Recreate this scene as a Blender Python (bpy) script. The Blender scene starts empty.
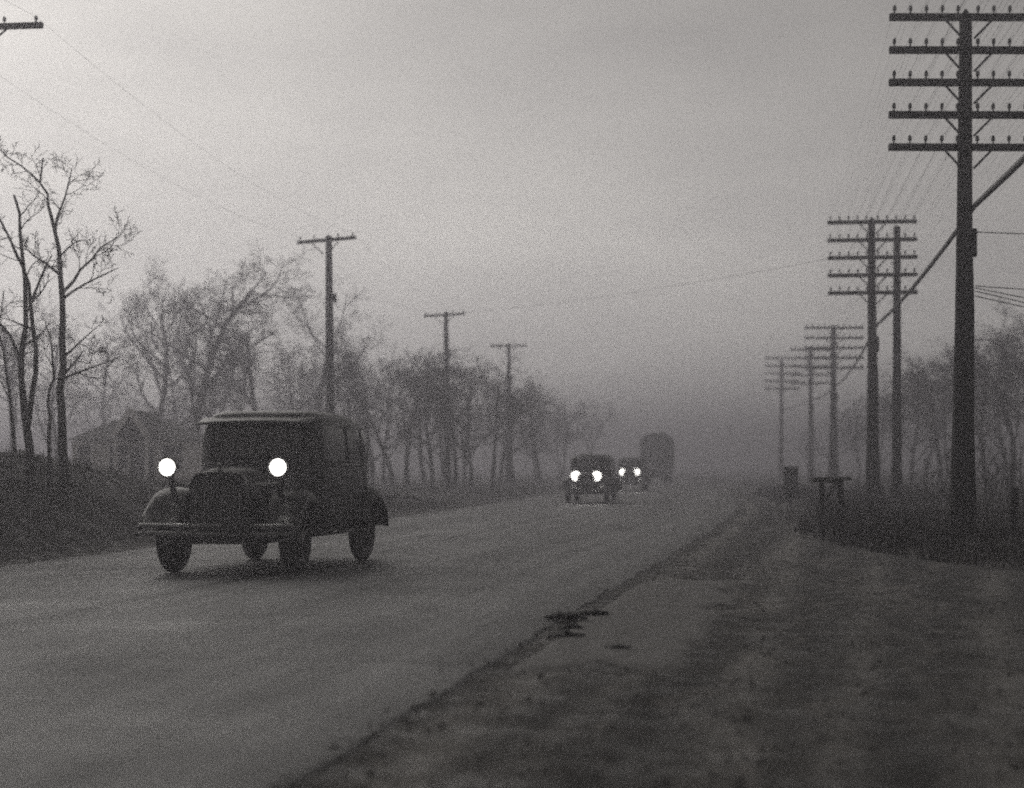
import bpy, math, random
import numpy as np
from mathutils import Vector, Matrix
R = math.radians
SC = bpy.context.scene
COL = SC.collection
F = 1700.0      # focal length in pixels of the 1024 px wide picture
CAMZ = 1.4
def at(px, py, Y):
    return Vector(((px - 512) / F * Y, Y, CAMZ + (466 - py) / F * Y))
def px_x(px, Y): return (px - 512) / F * Y

# ------------------------------------------------------------------ helpers
class MB:
    def __init__(s): s.v = []; s.f = []
    def add(s, vs, fs):
        o = len(s.v); s.v += [tuple(v) for v in vs]; s.f += [tuple(i + o for i in f) for f in fs]
    def box(s, c, size, rot=None, taper=1.0):
        x, y, z = size[0] / 2, size[1] / 2, size[2] / 2
        vs = []
        for dz in (-1, 1):
            k = taper if dz > 0 else 1
            for dx, dy in ((-1, -1), (1, -1), (1, 1), (-1, 1)):
                p = Vector((dx * x * k, dy * y * k, dz * z))
                if rot is not None: p = rot @ p
                vs.append(p + Vector(c))
        s.add(vs, [(3, 2, 1, 0), (4, 5, 6, 7), (0, 1, 5, 4), (1, 2, 6, 5), (2, 3, 7, 6), (3, 0, 4, 7)])
    def bar(s, a, b, w, h):
        a = Vector(a); b = Vector(b); d = (b - a); L = d.length; d.normalize()
        up = Vector((0, 0, 1)) if abs(d.z) < .95 else Vector((0, 1, 0))
        sx = d.cross(up).normalized(); sz = sx.cross(d)
        m = Matrix((sx, d, sz)).transposed()
        s.box((a + b) / 2, (w, L, h), m)
    def tube(s, pts, rad, n=6, cap=True):
        pts = [Vector(p) for p in pts]
        if not hasattr(rad, '__len__'): rad = [rad] * len(pts)
        o = len(s.v); ref = None
        for i, p in enumerate(pts):
            d = (pts[min(i + 1, len(pts) - 1)] - pts[max(i - 1, 0)])
            if d.length < 1e-9: d = Vector((0, 0, 1))
            d.normalize()
            if ref is None: ref = Vector((1, 0, 0)) if abs(d.x) < .9 else Vector((0, 1, 0))
            a = (ref - d * ref.dot(d)).normalized(); b = d.cross(a); ref = a
            for k in range(n):
                t = 2 * math.pi * k / n
                q = p + (a * math.cos(t) + b * math.sin(t)) * rad[i]
                s.v.append((q.x, q.y, q.z))
        for i in range(len(pts) - 1):
            for k in range(n):
                k2 = (k + 1) % n
                s.f.append((o + i * n + k, o + i * n + k2, o + (i + 1) * n + k2, o + (i + 1) * n + k))
        if cap and n > 3:
            s.f.append(tuple(o + k for k in reversed(range(n))))
            s.f.append(tuple(o + (len(pts) - 1) * n + k for k in range(n)))
    def lathe(s, prof, n=16, m=None):
        # prof: (r, h) pairs turned about local z; m: 4x4 placement
        o = len(s.v)
        for r, h in prof:
            for k in range(n):
                t = 2 * math.pi * k / n
                p = Vector((r * math.cos(t), r * math.sin(t), h))
                if m is not None: p = m @ p
                s.v.append((p.x, p.y, p.z))
        for i in range(len(prof) - 1):
            for k in range(n):
                k2 = (k + 1) % n
                s.f.append((o + i * n + k, o + i * n + k2, o + (i + 1) * n + k2, o + (i + 1) * n + k))
        if prof[0][0] > 1e-6: s.f.append(tuple(o + k for k in reversed(range(n))))
        if prof[-1][0] > 1e-6: s.f.append(tuple(o + (len(prof) - 1) * n + k for k in range(n)))
    def loft(s, rings, cap=True):
        o = len(s.v); n = len(rings[0])
        for r in rings: s.v += [tuple(p) for p in r]
        for i in range(len(rings) - 1):
            for k in range(n):
                k2 = (k + 1) % n
                s.f.append((o + i * n + k, o + i * n + k2, o + (i + 1) * n + k2, o + (i + 1) * n + k))
        if cap:
            s.f.append(tuple(o + k for k in reversed(range(n))))
            s.f.append(tuple(o + (len(rings) - 1) * n + k for k in range(n)))
    def grid(s, rows):
        o = len(s.v); n = len(rows[0])
        for r in rows: s.v += [tuple(p) for p in r]
        for i in range(len(rows) - 1):
            for k in range(n - 1):
                s.f.append((o + i * n + k, o + i * n + k + 1, o + (i + 1) * n + k + 1, o + (i + 1) * n + k))
    def build(s, name, mat, parent=None, smooth=False, sharp=40):
        me = bpy.data.meshes.new(name)
        me.from_pydata(s.v, [], s.f); me.validate(); me.update()
        if smooth:
            me.polygons.foreach_set('use_smooth', [True] * len(me.polygons))
            try: me.set_sharp_from_angle(angle=R(sharp))
            except Exception: pass
        me.materials.append(mat)
        o = bpy.data.objects.new(name, me); COL.objects.link(o)
        if parent is not None: o.parent = parent
        return o
def bevel(o, w=.01, seg=2):
    m = o.modifiers.new('bevel', 'BEVEL'); m.width = w; m.segments = seg; m.limit_method = 'ANGLE'
    return o
def tag(o, label=None, cat=None, group=None, kind=None):
    if label: o['label'] = label
    if cat: o['category'] = cat
    if group: o['group'] = group
    if kind: o['kind'] = kind
    return o
def empty(name, loc=(0, 0, 0), rz=0, label=None, cat=None, group=None):
    o = bpy.data.objects.new(name, None); COL.objects.link(o)
    o.location = loc; o.rotation_euler = (0, 0, rz); o.empty_display_size = .3
    return tag(o, label, cat, group)
CH = {}
def copy_tree(o, parent=None):
    c = o.copy(); COL.objects.link(c)
    if parent is not None: c.parent = parent
    for ch in o.children: copy_tree(ch, c)
    return c

# numpy value noise
def vnoise(x, y, seed=0):
    xi = np.floor(x).astype(np.int64); yi = np.floor(y).astype(np.int64)
    fx = x - xi; fy = y - yi
    fx = fx * fx * (3 - 2 * fx); fy = fy * fy * (3 - 2 * fy)
    def h(a, b):
        n = (a * 374761393 + b * 668265263 + seed * 982451653) & 0xffffffff
        n = ((n ^ (n >> 13)) * 1274126177) & 0xffffffff
        return ((n ^ (n >> 16)) & 0xffff) / 65535.0
    return (h(xi, yi) * (1 - fx) + h(xi + 1, yi) * fx) * (1 - fy) + (h(xi, yi + 1) * (1 - fx) + h(xi + 1, yi + 1) * fx) * fy
def fbm(x, y, seed=0, o=4):
    t = 0; a = .5
    for i in range(o):
        t = t + a * (vnoise(x, y, seed + i) - .5); x = x * 2.03; y = y * 2.03; a *= .55
    return t
def hermite(P):
    xs = np.array([p[0] for p in P], float); ys = np.array([p[1] for p in P], float)
    m = np.gradient(ys, xs)
    def f(x):
        x = np.asarray(x, float)
        i = np.clip(np.searchsorted(xs, x) - 1, 0, len(xs) - 2)
        h = xs[i + 1] - xs[i]; t = np.clip((x - xs[i]) / h, 0, 1)
        return ((2 * t**3 - 3 * t**2 + 1) * ys[i] + (t**3 - 2 * t**2 + t) * h * m[i]
                + (-2 * t**3 + 3 * t**2) * ys[i + 1] + (t**3 - t**2) * h * m[i + 1])
    return f
def sstep(a, b, x):
    t = np.clip((x - a) / (b - a), 0, 1); return t * t * (3 - 2 * t)

# ------------------------------------------------------------------ materials
def new_mat(name):
    m = bpy.data.materials.new(name); m.use_nodes = True
    nt = m.node_tree; b = nt.nodes['Principled BSDF']
    return m, nt, b
def N(nt, t, **kw):
    n = nt.nodes.new(t)
    for k, v in kw.items():
        if hasattr(n, k): setattr(n, k, v)
        else: n.inputs[k.replace('_', ' ')].default_value = v
    return n
def noise(nt, vec, scale, detail=6, rough=.6):
    n = N(nt, 'ShaderNodeTexNoise'); n.inputs['Scale'].default_value = scale
    n.inputs['Detail'].default_value = detail; n.inputs['Roughness'].default_value = rough
    nt.links.new(vec, n.inputs['Vector']); return n.outputs['Fac']
def ramp(nt, fac, stops):
    r = N(nt, 'ShaderNodeValToRGB'); e = r.color_ramp.elements
    while len(e) < len(stops): e.new(.5)
    for el, (p, c) in zip(e, stops):
        el.position = p; el.color = (c, c, c, 1) if not hasattr(c, '__len__') else (*c, 1)
    nt.links.new(fac, r.inputs['Fac']); return r.outputs['Color']
def mix(nt, a, b, fac, mode='MIX'):
    m = N(nt, 'ShaderNodeMix'); m.data_type = 'RGBA'; m.blend_type = mode
    for v, i in ((fac, 0), (a, 6), (b, 7)):
        if hasattr(v, 'links'): nt.links.new(v, m.inputs[i])
        elif i == 0: m.inputs[0].default_value = v
        else: m.inputs[i].default_value = (*v, 1) if hasattr(v, '__len__') else (v, v, v, 1)
    return m.outputs[2]
def bump(nt, b, h, strength=.4, dist=.02):
    n = N(nt, 'ShaderNodeBump'); n.inputs['Strength'].default_value = strength; n.inputs['Distance'].default_value = dist
    nt.links.new(h, n.inputs['Height']); nt.links.new(n.outputs[0], b.inputs['Normal'])
def coords(nt, kind='Object', scale=(1, 1, 1), rot=(0, 0, 0)):
    t = N(nt, 'ShaderNodeTexCoord'); m = N(nt, 'ShaderNodeMapping')
    m.inputs['Scale'].default_value = scale; m.inputs['Rotation'].default_value = rot
    nt.links.new(t.outputs[kind], m.inputs['Vector']); return m.outputs['Vector']
def simple(name, lo, hi, scale=8, rough=.7, stretch=(1, 1, 1), bmp=.3, bd=.01, metal=0, warm=0.0):
    m, nt, b = new_mat(name)
    v = coords(nt, 'Object', stretch)
    f = noise(nt, v, scale)
    c = lambda k: (k * (1 + warm), k, k * (1 - warm))
    nt.links.new(ramp(nt, f, [(.3, c(lo)), (.72, c(hi))]), b.inputs['Base Color'])
    b.inputs['Roughness'].default_value = rough; b.inputs['Metallic'].default_value = metal
    if bmp: bump(nt, b, f, bmp, bd)
    return m
M = {}
M['pole'] = simple('weathered pole wood', .008, .022, 14, .85, (1, 1, .08), .5, .02, warm=.06)
M['arm'] = simple('crossarm wood', .008, .022, 20, .85, (.15, 1, 1), .4, .01, warm=.06)
M['iron'] = simple('iron hardware', .02, .05, 20, .6, bmp=.1, metal=.5)
M['glass_ins'] = simple('glass insulator', .03, .06, 6, .25, bmp=0)
M['wire'] = simple('dark wire', .03, .05, 6, .6, bmp=0)
M['bark'] = simple('bark', .02, .05, 10, .9, (1, 1, .25), .6, .02, warm=.08)
M['twig'] = simple('twigs', .02, .045, 8, .9, bmp=0, warm=.08)
M['brush'] = simple('dry brush stems', .03, .08, 5, .9, bmp=0, warm=.1)
M['grass'] = simple('dead grass', .02, .06, 1.3, .9, bmp=0, warm=.1)
M['weed'] = simple('dark dead weeds', .015, .05, 1.0, .9, bmp=0, warm=.1)
M['stone'] = simple('road grit', .06, .16, 6, .9, bmp=.2, warm=.04)
M['rubber'] = simple('tyre rubber', .01, .022, 12, .75, bmp=.2, bd=.004)
M['chrome'] = simple('dull nickel plate', .16, .26, 6, .5, bmp=0, metal=1)
M['glass'] = simple('dark window glass', .012, .02, 3, .08, bmp=0)
M['canvas'] = simple('tarpaulin', .04, .08, 3, .9, bmp=.4, bd=.02)
M['white_trim'] = simple('pale painted wood', .74, .85, 9, .6, bmp=.1, warm=.03)
M['wall_paint'] = simple('faded white siding', .62, .8, 2.5, .7, (1, 1, 9), .3, .01, warm=.04)
M['shingle'] = simple('weathered grey shingles', .11, .2, 7, .85, (1, 1, 3), .4, .02)
M['plank'] = simple('grey plank', .03, .07, 9, .85, (.2, 1, 1), .4, .01, warm=.05)
M['dark_sheet'] = simple('dark tin sheet', .02, .05, 5, .6, bmp=.2, metal=.2)
def paint(name, base, rough):
    m, nt, b = new_mat(name)
    v = coords(nt); f = noise(nt, v, 3.5, 8, .65)
    z = N(nt, 'ShaderNodeSeparateXYZ'); t = N(nt, 'ShaderNodeTexCoord'); nt.links.new(t.outputs['Object'], z.inputs[0])
    # road dust thrown up on the lower panels
    mr = N(nt, 'ShaderNodeMapRange'); mr.inputs['From Min'].default_value = .25; mr.inputs['From Max'].default_value = .95
    mr.inputs['To Min'].default_value = .75; mr.inputs['To Max'].default_value = .08
    nt.links.new(z.outputs['Z'], mr.inputs['Value'])
    mm = N(nt, 'ShaderNodeMath', operation='MULTIPLY'); nt.links.new(mr.outputs[0], mm.inputs[0]); nt.links.new(f, mm.inputs[1])
    nt.links.new(mix(nt, base, .022, mm.outputs[0]), b.inputs['Base Color'])
    nt.links.new(ramp(nt, f, [(.3, rough), (.75, rough + .25)]), b.inputs['Roughness'])
    return m
M['black_paint'] = paint('black enamel under road dust', .009, .3)
M['grey_paint'] = paint('dark grey enamel under road dust', .02, .35)
def lamp_mat(name, strength):
    m, nt, b = new_mat(name)
    b.inputs['Base Color'].default_value = (.8, .8, .76, 1)
    b.inputs['Emission Color'].default_value = (1, .97, .92, 1)
    t = N(nt, 'ShaderNodeTexCoord'); g = N(nt, 'ShaderNodeTexWave'); g.inputs['Scale'].default_value = 30
    nt.links.new(t.outputs['Object'], g.inputs['Vector'])
    nt.links.new(ramp(nt, g.outputs['Fac'], [(0, strength * .8), (1, strength)]), b.inputs['Emission Color'])
    b.inputs['Emission Strength'].default_value = strength
    # keep the colour normalised: strength lives in the strength socket
    for l in list(b.inputs['Emission Color'].links): nt.links.remove(l)
    return m
M['lamp'] = lamp_mat('lit headlamp lens', 18); M['dim_lamp'] = lamp_mat('lit dim headlamp lens', 16)
M['lens'] = simple('unlit headlamp lens', .3, .4, 4, .15, bmp=0)

# ------------------------------------------------------------------ terrain
RW = 9.1
xr = hermite([(-90, -18), (-40, -9.3), (0, -2.27), (7.5, -.94), (14, .21), (33, 3.62), (55, 7.3), (85, 10.7), (110, 12.9),
              (140, 15.0), (180, 16.6), (240, 16.5), (340, 11), (720, -30)])
vb = hermite([(-90, 2), (-20, 8.6), (10, 8.8), (20, 8.2), (24, 7.4), (30, 6.5), (38, 6.6), (48, 7.6), (60, 9.6), (85, 12.6),
              (110, 14.6), (140, 16.8), (180, 18.3), (240, 18.2), (340, 12.7), (720, -28)])
bankH = hermite([(-90, 2.1), (10, 2.1), (22, 2.0), (29, 1.72), (36, 1.25), (44, .8), (52, .5), (65, .3), (100, .25), (720, .25)])
def height(x, y):
    x = np.asarray(x, float); y = np.asarray(y, float)
    s = x - xr(y); l = -(s + RW)
    big = fbm(x * .35, y * .35, 11, 3); med = fbm(x * 1.6, y * 1.1, 5, 4); fine = fbm(x * 6, y * 5, 9, 3)
    rut = fbm((x - .18 * y) * 2.2, y * .12, 21, 3)
    rough = sstep(60, 15, np.abs(y)) * .7 + .3
    z = -.012 + .03 * med * rough + .022 * fine * rough + .08 * rut * sstep(0, .9, s)
    # the road bed lies just under the pavement
    inside = sstep(0, .3, -s) * sstep(0, .3, -l)
    z = z * (1 - inside) - .09 * inside
    # weedy verge on the right, with a shallow ditch in front of it
    q = x - vb(y) + .5 * med
    z = z + .16 * sstep(0, 1.2, q) * (1 + big) + .12 * sstep(2, 14, q) + .3 * big * sstep(4, 20, q)
    z = z - .14 * np.exp(-((q + .15) / .35) ** 2) * sstep(0, .8, s)
    # bank on the left
    H = bankH(y)
    t = l + .45 * big
    z = z + H * sstep(.25, 3.6, t) * (1 + .25 * big) + (.12 * med + .08 * fine) * sstep(.4, 1.6, l) + .5 * sstep(6, 40, l) * big
    z = z - .5 * sstep(7, 22, l) * np.minimum(H, 1.2)
    return z
def tracks(x, y):
    s = x - xr(y); w = .25 * fbm(y * .25, y * 0 + 2.7, 81, 3)
    out = 0
    for c0, k, a, wd in ((.42, 0, 1, .16), (1.85, 0, .9, .17), (.95, .035, .55, .13), (2.45, .045, .6, .14), (3.3, .1, .8, .16), (4.75, .1, .8, .17)):
        out = out + a * np.exp(-((s - c0 - k * (y - 9) - w) / (1.25 * wd)) ** 2)
    return np.clip(out, 0, 1) * np.clip(.75 + 2.2 * fbm(x * .9, y * .4, 83, 4), 0, 1)
def hz(x, y): return float(height(np.array([x]), np.array([y]))[0])

def axis(parts):
    out = []
    for a, b, st in parts:
        n = max(1, int(round((b - a) / st))); out += list(np.linspace(a, b, n, endpoint=False))
    out.append(parts[-1][1]); return np.array(out)
gx = axis([(-600, -100, 25), (-100, -30, 3), (-30, -13, .6), (-13, -6, .16), (-6, 9, .11), (9, 16, .2), (16, 30, .6), (30, 100, 3), (100, 600, 25)])
gy = axis([(-80, 3, 2.5), (3, 9, .1), (9, 20, .11), (20, 36, .14), (36, 60, .3), (60, 120, 1), (120, 250, 4), (250, 800, 25)])
GX, GY = np.meshgrid(gx, gy)
GZ = height(GX, GY) - .022 * tracks(GX, GY)
def sheet(name, X, Y, Z, mat, uv=None, turf=None, track=None):
    ny, nx = X.shape
    me = bpy.data.meshes.new(name)
    co = np.stack([X, Y, Z], -1).reshape(-1, 3).astype(np.float32)
    i = np.arange((ny - 1) * (nx - 1)); r = i // (nx - 1); c = i % (nx - 1); a = r * nx + c
    q = np.stack([a, a + 1, a + nx + 1, a + nx], -1).astype(np.int32)
    me.vertices.add(len(co)); me.vertices.foreach_set('co', co.ravel())
    me.loops.add(q.size); me.loops.foreach_set('vertex_index', q.ravel())
    me.polygons.add(len(q)); me.polygons.foreach_set('loop_start', np.arange(0, q.size, 4, dtype=np.int32))
    me.polygons.foreach_set('use_smooth', np.ones(len(q), bool))
    me.update(calc_edges=True)
    if uv is not None:
        l = me.uv_layers.new(name='UVMap'); u = np.stack(uv, -1).reshape(-1, 2)[q.ravel()].astype(np.float32)
        l.data.foreach_set('uv', u.ravel())
    if track is not None:
        at_ = me.attributes.new('track', 'FLOAT', 'POINT'); at_.data.foreach_set('value', track.ravel().astype(np.float32))
    if turf is not None:
        at_ = me.attributes.new('turf', 'FLOAT', 'POINT'); at_.data.foreach_set('value', turf.ravel().astype(np.float32))
    me.materials.append(mat)
    o = bpy.data.objects.new(name, me); COL.objects.link(o); return o

# ground material: dirt, packed tracks along the road, grit, damp patches
m, nt, b = new_mat('shoulder dirt'); M['dirt'] = m
v = coords(nt); vs = coords(nt, 'Object', (1 / 2.1, 1 / .07, 1), (0, 0, R(-10.3))); vs.node.vector_type = 'TEXTURE'
_wn = N(nt, 'ShaderNodeTexNoise'); _wn.inputs['Scale'].default_value = .28; _wn.inputs['Detail'].default_value = 2
nt.links.new(v, _wn.inputs['Vector']); _wm = N(nt, 'ShaderNodeVectorMath', operation='MULTIPLY_ADD')
nt.links.new(_wn.outputs['Color'], _wm.inputs[0]); _wm.inputs[1].default_value = (5, .6, 0); nt.links.new(vs, _wm.inputs[2]); vs = _wm.outputs[0]
n1 = noise(nt, v, .7, 8, .65); n2 = noise(nt, vs, 1.5, 6, .6); n3 = noise(nt, v, 9, 8, .7); n4 = noise(nt, v, 2.6, 5, .6)
c = ramp(nt, n1, [(.3, (.038, .035, .033)), (.7, (.098, .093, .087))])
n5 = noise(nt, coords(nt, 'Object', (.5, 1.2, 1), (0, 0, R(-12))), 1.9, 6, .62)
c = mix(nt, c, ramp(nt, n2, [(.4, .45), (.52, .85), (.62, 2.3)]), .85, 'MULTIPLY')
c = mix(nt, c, ramp(nt, n5, [(.38, .55), (.52, .95), (.63, 1.6)]), .6, 'MULTIPLY')
c = mix(nt, c, ramp(nt, n3, [(.36, .3), (.64, 1.6)]), .9, 'MULTIPLY')
c = mix(nt, c, ramp(nt, n4, [(.42, .5), (.6, 1.1)]), .6, 'MULTIPLY')
tk = N(nt, 'ShaderNodeAttribute'); tk.attribute_name = 'track'
c = mix(nt, c, mix(nt, (.15, .144, .136), (.3, .288, .27), n3), tk.outputs['Fac'])   # dust packed pale by wheels
ta = N(nt, 'ShaderNodeAttribute'); ta.attribute_name = 'turf'
c = mix(nt, c, mix(nt, (.014, .013, .011), (.04, .037, .033), n3), ta.outputs['Fac'])   # dead turf grows on the bank and the verge
nt.links.new(c, b.inputs['Base Color']); b.inputs['Roughness'].default_value = .85
nt.links.new(ramp(nt, n4, [(.35, .55), (.6, .95)]), b.inputs['Roughness'])
bump(nt, b, n3, .7, .05)
_l = -(GX - xr(GY) + RW) + .8 * fbm(GX * 1.5, GY * 1.2, 71, 4); _q = GX - vb(GY) + 1.2 * fbm(GX * 1.5, GY * 1.2, 73, 4)
tag(sheet('ground', GX, GY, GZ, m, None, np.maximum(sstep(.15, .8, _l), sstep(-.1, .5, _q)), tracks(GX, GY)), kind='structure')

# pavement
m, nt, b = new_mat('worn pavement'); M['road'] = m
uvv = coords(nt, 'UV'); v = coords(nt)
sp = N(nt, 'ShaderNodeSeparateXYZ'); nt.links.new(uvv, sp.inputs[0])
c = ramp(nt, sp.outputs['X'], [(0, .13), (.08, .18), (.15, .205), (.27, .14), (.38, .205), (.47, .2), (.494, .155), (.497, .05), (.503, .05), (.506, .155), (.53, .2), (.62, .195), (.74, .14), (.86, .2), (.95, .17), (1, .12)])
n1 = noise(nt, v, .5, 7, .6); n3 = noise(nt, v, 26, 6, .75)
st = coords(nt, 'UV', (22, .10, 1)); n2 = noise(nt, st, 1.0, 5, .6)
c = mix(nt, c, ramp(nt, n1, [(.36, .68), (.64, 1.25)]), .9, 'MULTIPLY')
c = mix(nt, c, ramp(nt, n2, [(.36, .55), (.5, .95), (.64, 1.4)]), .9, 'MULTIPLY')
c = mix(nt, c, ramp(nt, n3, [(.3, .7), (.7, 1.25)]), .7, 'MULTIPLY')
# sealed joints across the slabs and cracks
vo = N(nt, 'ShaderNodeTexVoronoi'); vo.feature = 'DISTANCE_TO_EDGE'; vo.inputs['Scale'].default_value = .33
dv = N(nt, 'ShaderNodeVectorMath', operation='ADD'); nn = N(nt, 'ShaderNodeTexNoise'); nn.inputs['Scale'].default_value = 1.3
nt.links.new(v, nn.inputs['Vector']); nt.links.new(v, dv.inputs[0]); nt.links.new(nn.outputs['Color'], dv.inputs[1])
nt.links.new(dv.outputs[0], vo.inputs['Vector'])
c = mix(nt, c, ramp(nt, vo.outputs['Distance'], [(0, .55), (.006, .7), (.012, 1)]), .7, 'MULTIPLY')
wv = N(nt, 'ShaderNodeMath', operation='FRACT'); dvd = N(nt, 'ShaderNodeMath', operation='DIVIDE'); dvd.inputs[1].default_value = 12
nt.links.new(sp.outputs['Y'], dvd.inputs[0]); nt.links.new(dvd.outputs[0], wv.inputs[0])
c = mix(nt, c, ramp(nt, wv.outputs[0], [(0, .35), (.006, .45), (.011, 1), (.99, 1), (1, .45)]), .7, 'MULTIPLY')
nt.links.new(c, b.inputs['Base Color'])
nt.links.new(ramp(nt, n1, [(.3, .5), (.7, .75)]), b.inputs['Roughness'])
bump(nt, b, n3, .35, .015)
ry = axis([(-60, 3, 1.5), (3, 40, .12), (40, 90, .4), (90, 300, 2), (300, 720, 10)])
ru = np.concatenate([[0, .003, .006, .012, .03], np.linspace(.06, .94, 21), [.97, .988, .994, .997, 1]])
RU, RY = np.meshgrid(ru, ry)
edge = .09 * fbm(RY * 1.3, RY * 0 + 3.3, 31, 4) * 2
edge2 = .09 * fbm(RY * 1.1, RY * 0 + 8.3, 37, 4) * 2
RX = xr(RY) - RW + edge2 + (RW + edge - edge2) * RU
RZ = .055 * (1 - (2 * RU - 1) ** 2) + .012 * fbm(RX * .7, RY * .5, 41, 3)
RZ = RZ - .03 * ((RU < .0015) | (RU > .9985))
tag(sheet('road', RX, RY, RZ, m, (RU, RY)), kind='structure')
# paler paved apron beside the road edge
m = simple('pale apron', .1, .21, 5, .8, bmp=.4, bd=.02, warm=.03)
ay = axis([(12.0, 20.6, .12)]); au = np.linspace(0, 1, 14)
AU, AY = np.meshgrid(au, ay)
e2 = .3 * fbm(AY * 1.7, AY * 0 + 1.1, 51, 4) * 2
AX = xr(AY) + .1 + (1.28 + e2) * AU
AYY = AY + .7 * fbm(AX * 1.6, AX * 0 + 4., 53, 3) * 2
AZ = height(AX, AYY) * .4 + .012 - .03 * ((AU < .01) | (AU > .99) | (AY < 12.05) | (AY > 20.55))
tag(sheet('pavement_apron', AX, AYY, AZ, m), kind='structure')

# ------------------------------------------------------------------ telephone poles (right)
def shaft(mb, H, prof, lean=(0, 0), n=12, sink=.4):
    pts = []; rad = []
    for z, r in prof:
        k = z / H; pts.append((lean[0] * k, lean[1] * k, z)); rad.append(r)
    pts[0] = (pts[0][0], pts[0][1], -sink)
    mb.tube(pts, rad, n)
PIN = [.175, .45, .73, 1.01, 1.29]
ins_mesh = MB(); ins_mesh.lathe([(.016, -.02), (.016, .05), (.03, .055), (.036, .07), (.032, .09), (.034, .105), (.03, .13), (.014, .15), (0, .152)], 8)
def make_pole(label, group, H=9.42, armz=(9.30, 8.72, 8.15, 7.58, 7.01), cap=True):
    t = empty('telephone_pole', label=label, cat='utility pole', group=group)
    mb = MB(); shaft(mb, H, [(0, .265), (.5, .25), (1.2, .225), (2.2, .192), (4, .158), (6, .138), (8, .122), (H - .06, .112), (H, .06), (H + .07, .02)])
    mb.build('pole_shaft', M['pole'], t, True)
    mb = MB(); mb.box((.17, -.02, 5.35), (.07, .14, .5)); mb.tube([(.14, 0, 5.1), (.17, 0, 4.2), (.18, 0, 2.2), (.21, 0, .1)], .018, 6)
    bevel(mb.build('cable_riser', M['iron'], t), .01)
    im = None
    for z in armz:
        mb = MB(); mb.box((0, -.17, z), (2.76, .1, .125))
        arm = bevel(mb.build('crossarm', M['arm'], t), .012, 2)
        for sx in (-1, 1):
            for p in PIN:
                if im is None: im = ins_mesh.build('insulator', M['glass_ins'], arm, True); o = im
                else:
                    o = im.copy(); COL.objects.link(o); o.parent = arm
                o.location = (sx * p, -.17, z + .062)
            br = MB(); br.bar((sx * .43, -.235, z - .04), (sx * .1, -.2, z - .38), .012, .04)
            br.build('crossarm_brace', M['iron'], arm)
    return t
PG = 'telephone poles along the right side of the road'
RP = [(967, 30.1, 1.0, 'nearest telephone pole, tall and black with five long crossarms, at right'),
      (873, 55.2, 1.0, 'second telephone pole with five crossarms, right in front of a plain pole'),
      (833, 97.4, 1.0, 'third telephone pole, grey in fog, with the guy cable ending at it'),
      (811, 122, 1.045, 'faint fourth telephone pole overlapping the crossarms of the third'),
      (781, 147, 1.15, 'palest telephone pole, furthest away and nearly lost in the fog')]
proto = make_pole(RP[0][3], PG)
rp_obj = []
for i, (px, Y, sc, lab) in enumerate(RP):
    o = proto if i == 0 else copy_tree(proto)
    x = px_x(px, Y) - (.08 if i == 0 else 0)
    o.location = (x, Y, 0); o.scale = ((1, 1.04, 1.22, 1.1, 1.1)[i], 1, sc); o['label'] = lab
    o.rotation_euler = (0, R(.35) if i == 0 else R((-.3, .2, -.2, .3)[i - 1]), R((-1, -4, -2, 3, 1)[i]))
    rp_obj.append(o)
# the pole of the same line just outside the picture, carrying the wires towards the camera
o = copy_tree(proto); o.location = (4.75, 5.0, 0); o.rotation_euler = (0, 0, R(-4))
o['label'] = 'telephone pole beside the camera, outside the picture on the right'
rp_obj.insert(0, o)
# the plain second pole
t = empty('support_pole', label='plain pole without crossarms of its own, standing just behind the second telephone pole', cat='utility pole')
Yp = 57.0; xp = px_x(897, Yp); t.location = (xp, Yp, 0)
mb = MB(); shaft(mb, 9.45, [(0, .2), (.6, .185), (2, .165), (5, .142), (8, .125), (9.4, .115), (9.45, .06)])
mb.build('pole_shaft', M['pole'], t, True)
mb = MB()
for k in range(14): mb.tube([(0, -.05, 3 + k * .4), ((-1) ** k * .24, -.06, 3 + k * .4)], .012, 5)
mb.build('climbing_steps', M['iron'], t)
# wires of the right line
bpy.context.view_layer.update()
def span(a, b, sag, n=12):
    return [a.lerp(b, k / n) - Vector((0, 0, 4 * sag * (k / n) * (1 - k / n))) for k in range(n + 1)]
WG = 'wires along the right telephone poles'
random.seed(4)
for zi, z in enumerate((9.30, 8.72, 8.15, 7.58, 7.01)):
    for sx in (-1, 1):
        for p in PIN:
            pts = []
            P = [o.matrix_world @ Vector((sx * p, -.17, z + .17)) for o in rp_obj]
            for a, b_ in zip(P[:-1], P[1:]):
                sg = .12 + .1 * random.random()
                s_ = span(a, b_, sg * ((b_ - a).length / 25) ** 1.3, 8); pts += s_ if not pts else s_[1:]
            mb = MB(); mb.tube(pts, .002, 3, False)
            tag(mb.build('telephone_wire', M['wire'], None, True), 'thin bare wire strung over the crossarms of the right telephone poles', 'wire', WG)
# thick aerial cable slung along the poles
P = [o.matrix_world @ Vector((.14, -.16, zz)) for o, zz in zip(rp_obj, (6.05, 5.98, 5.98, 6.02, 5.9, 5.5))]
pts = []
for a, b_ in zip(P[:-1], P[1:]):
    s_ = span(a, b_, .16 * (b_ - a).length / 25, 14); pts += s_ if not pts else s_[1:]
mb = MB(); mb.tube(pts, .042, 8); mb.tube([p + Vector((0, 0, .07)) for p in pts], .008, 4)
tag(mb.build('aerial_cable', M['wire'], None, True), 'thick dark cable climbing diagonally past the nearest telephone pole', 'cable')
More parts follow.
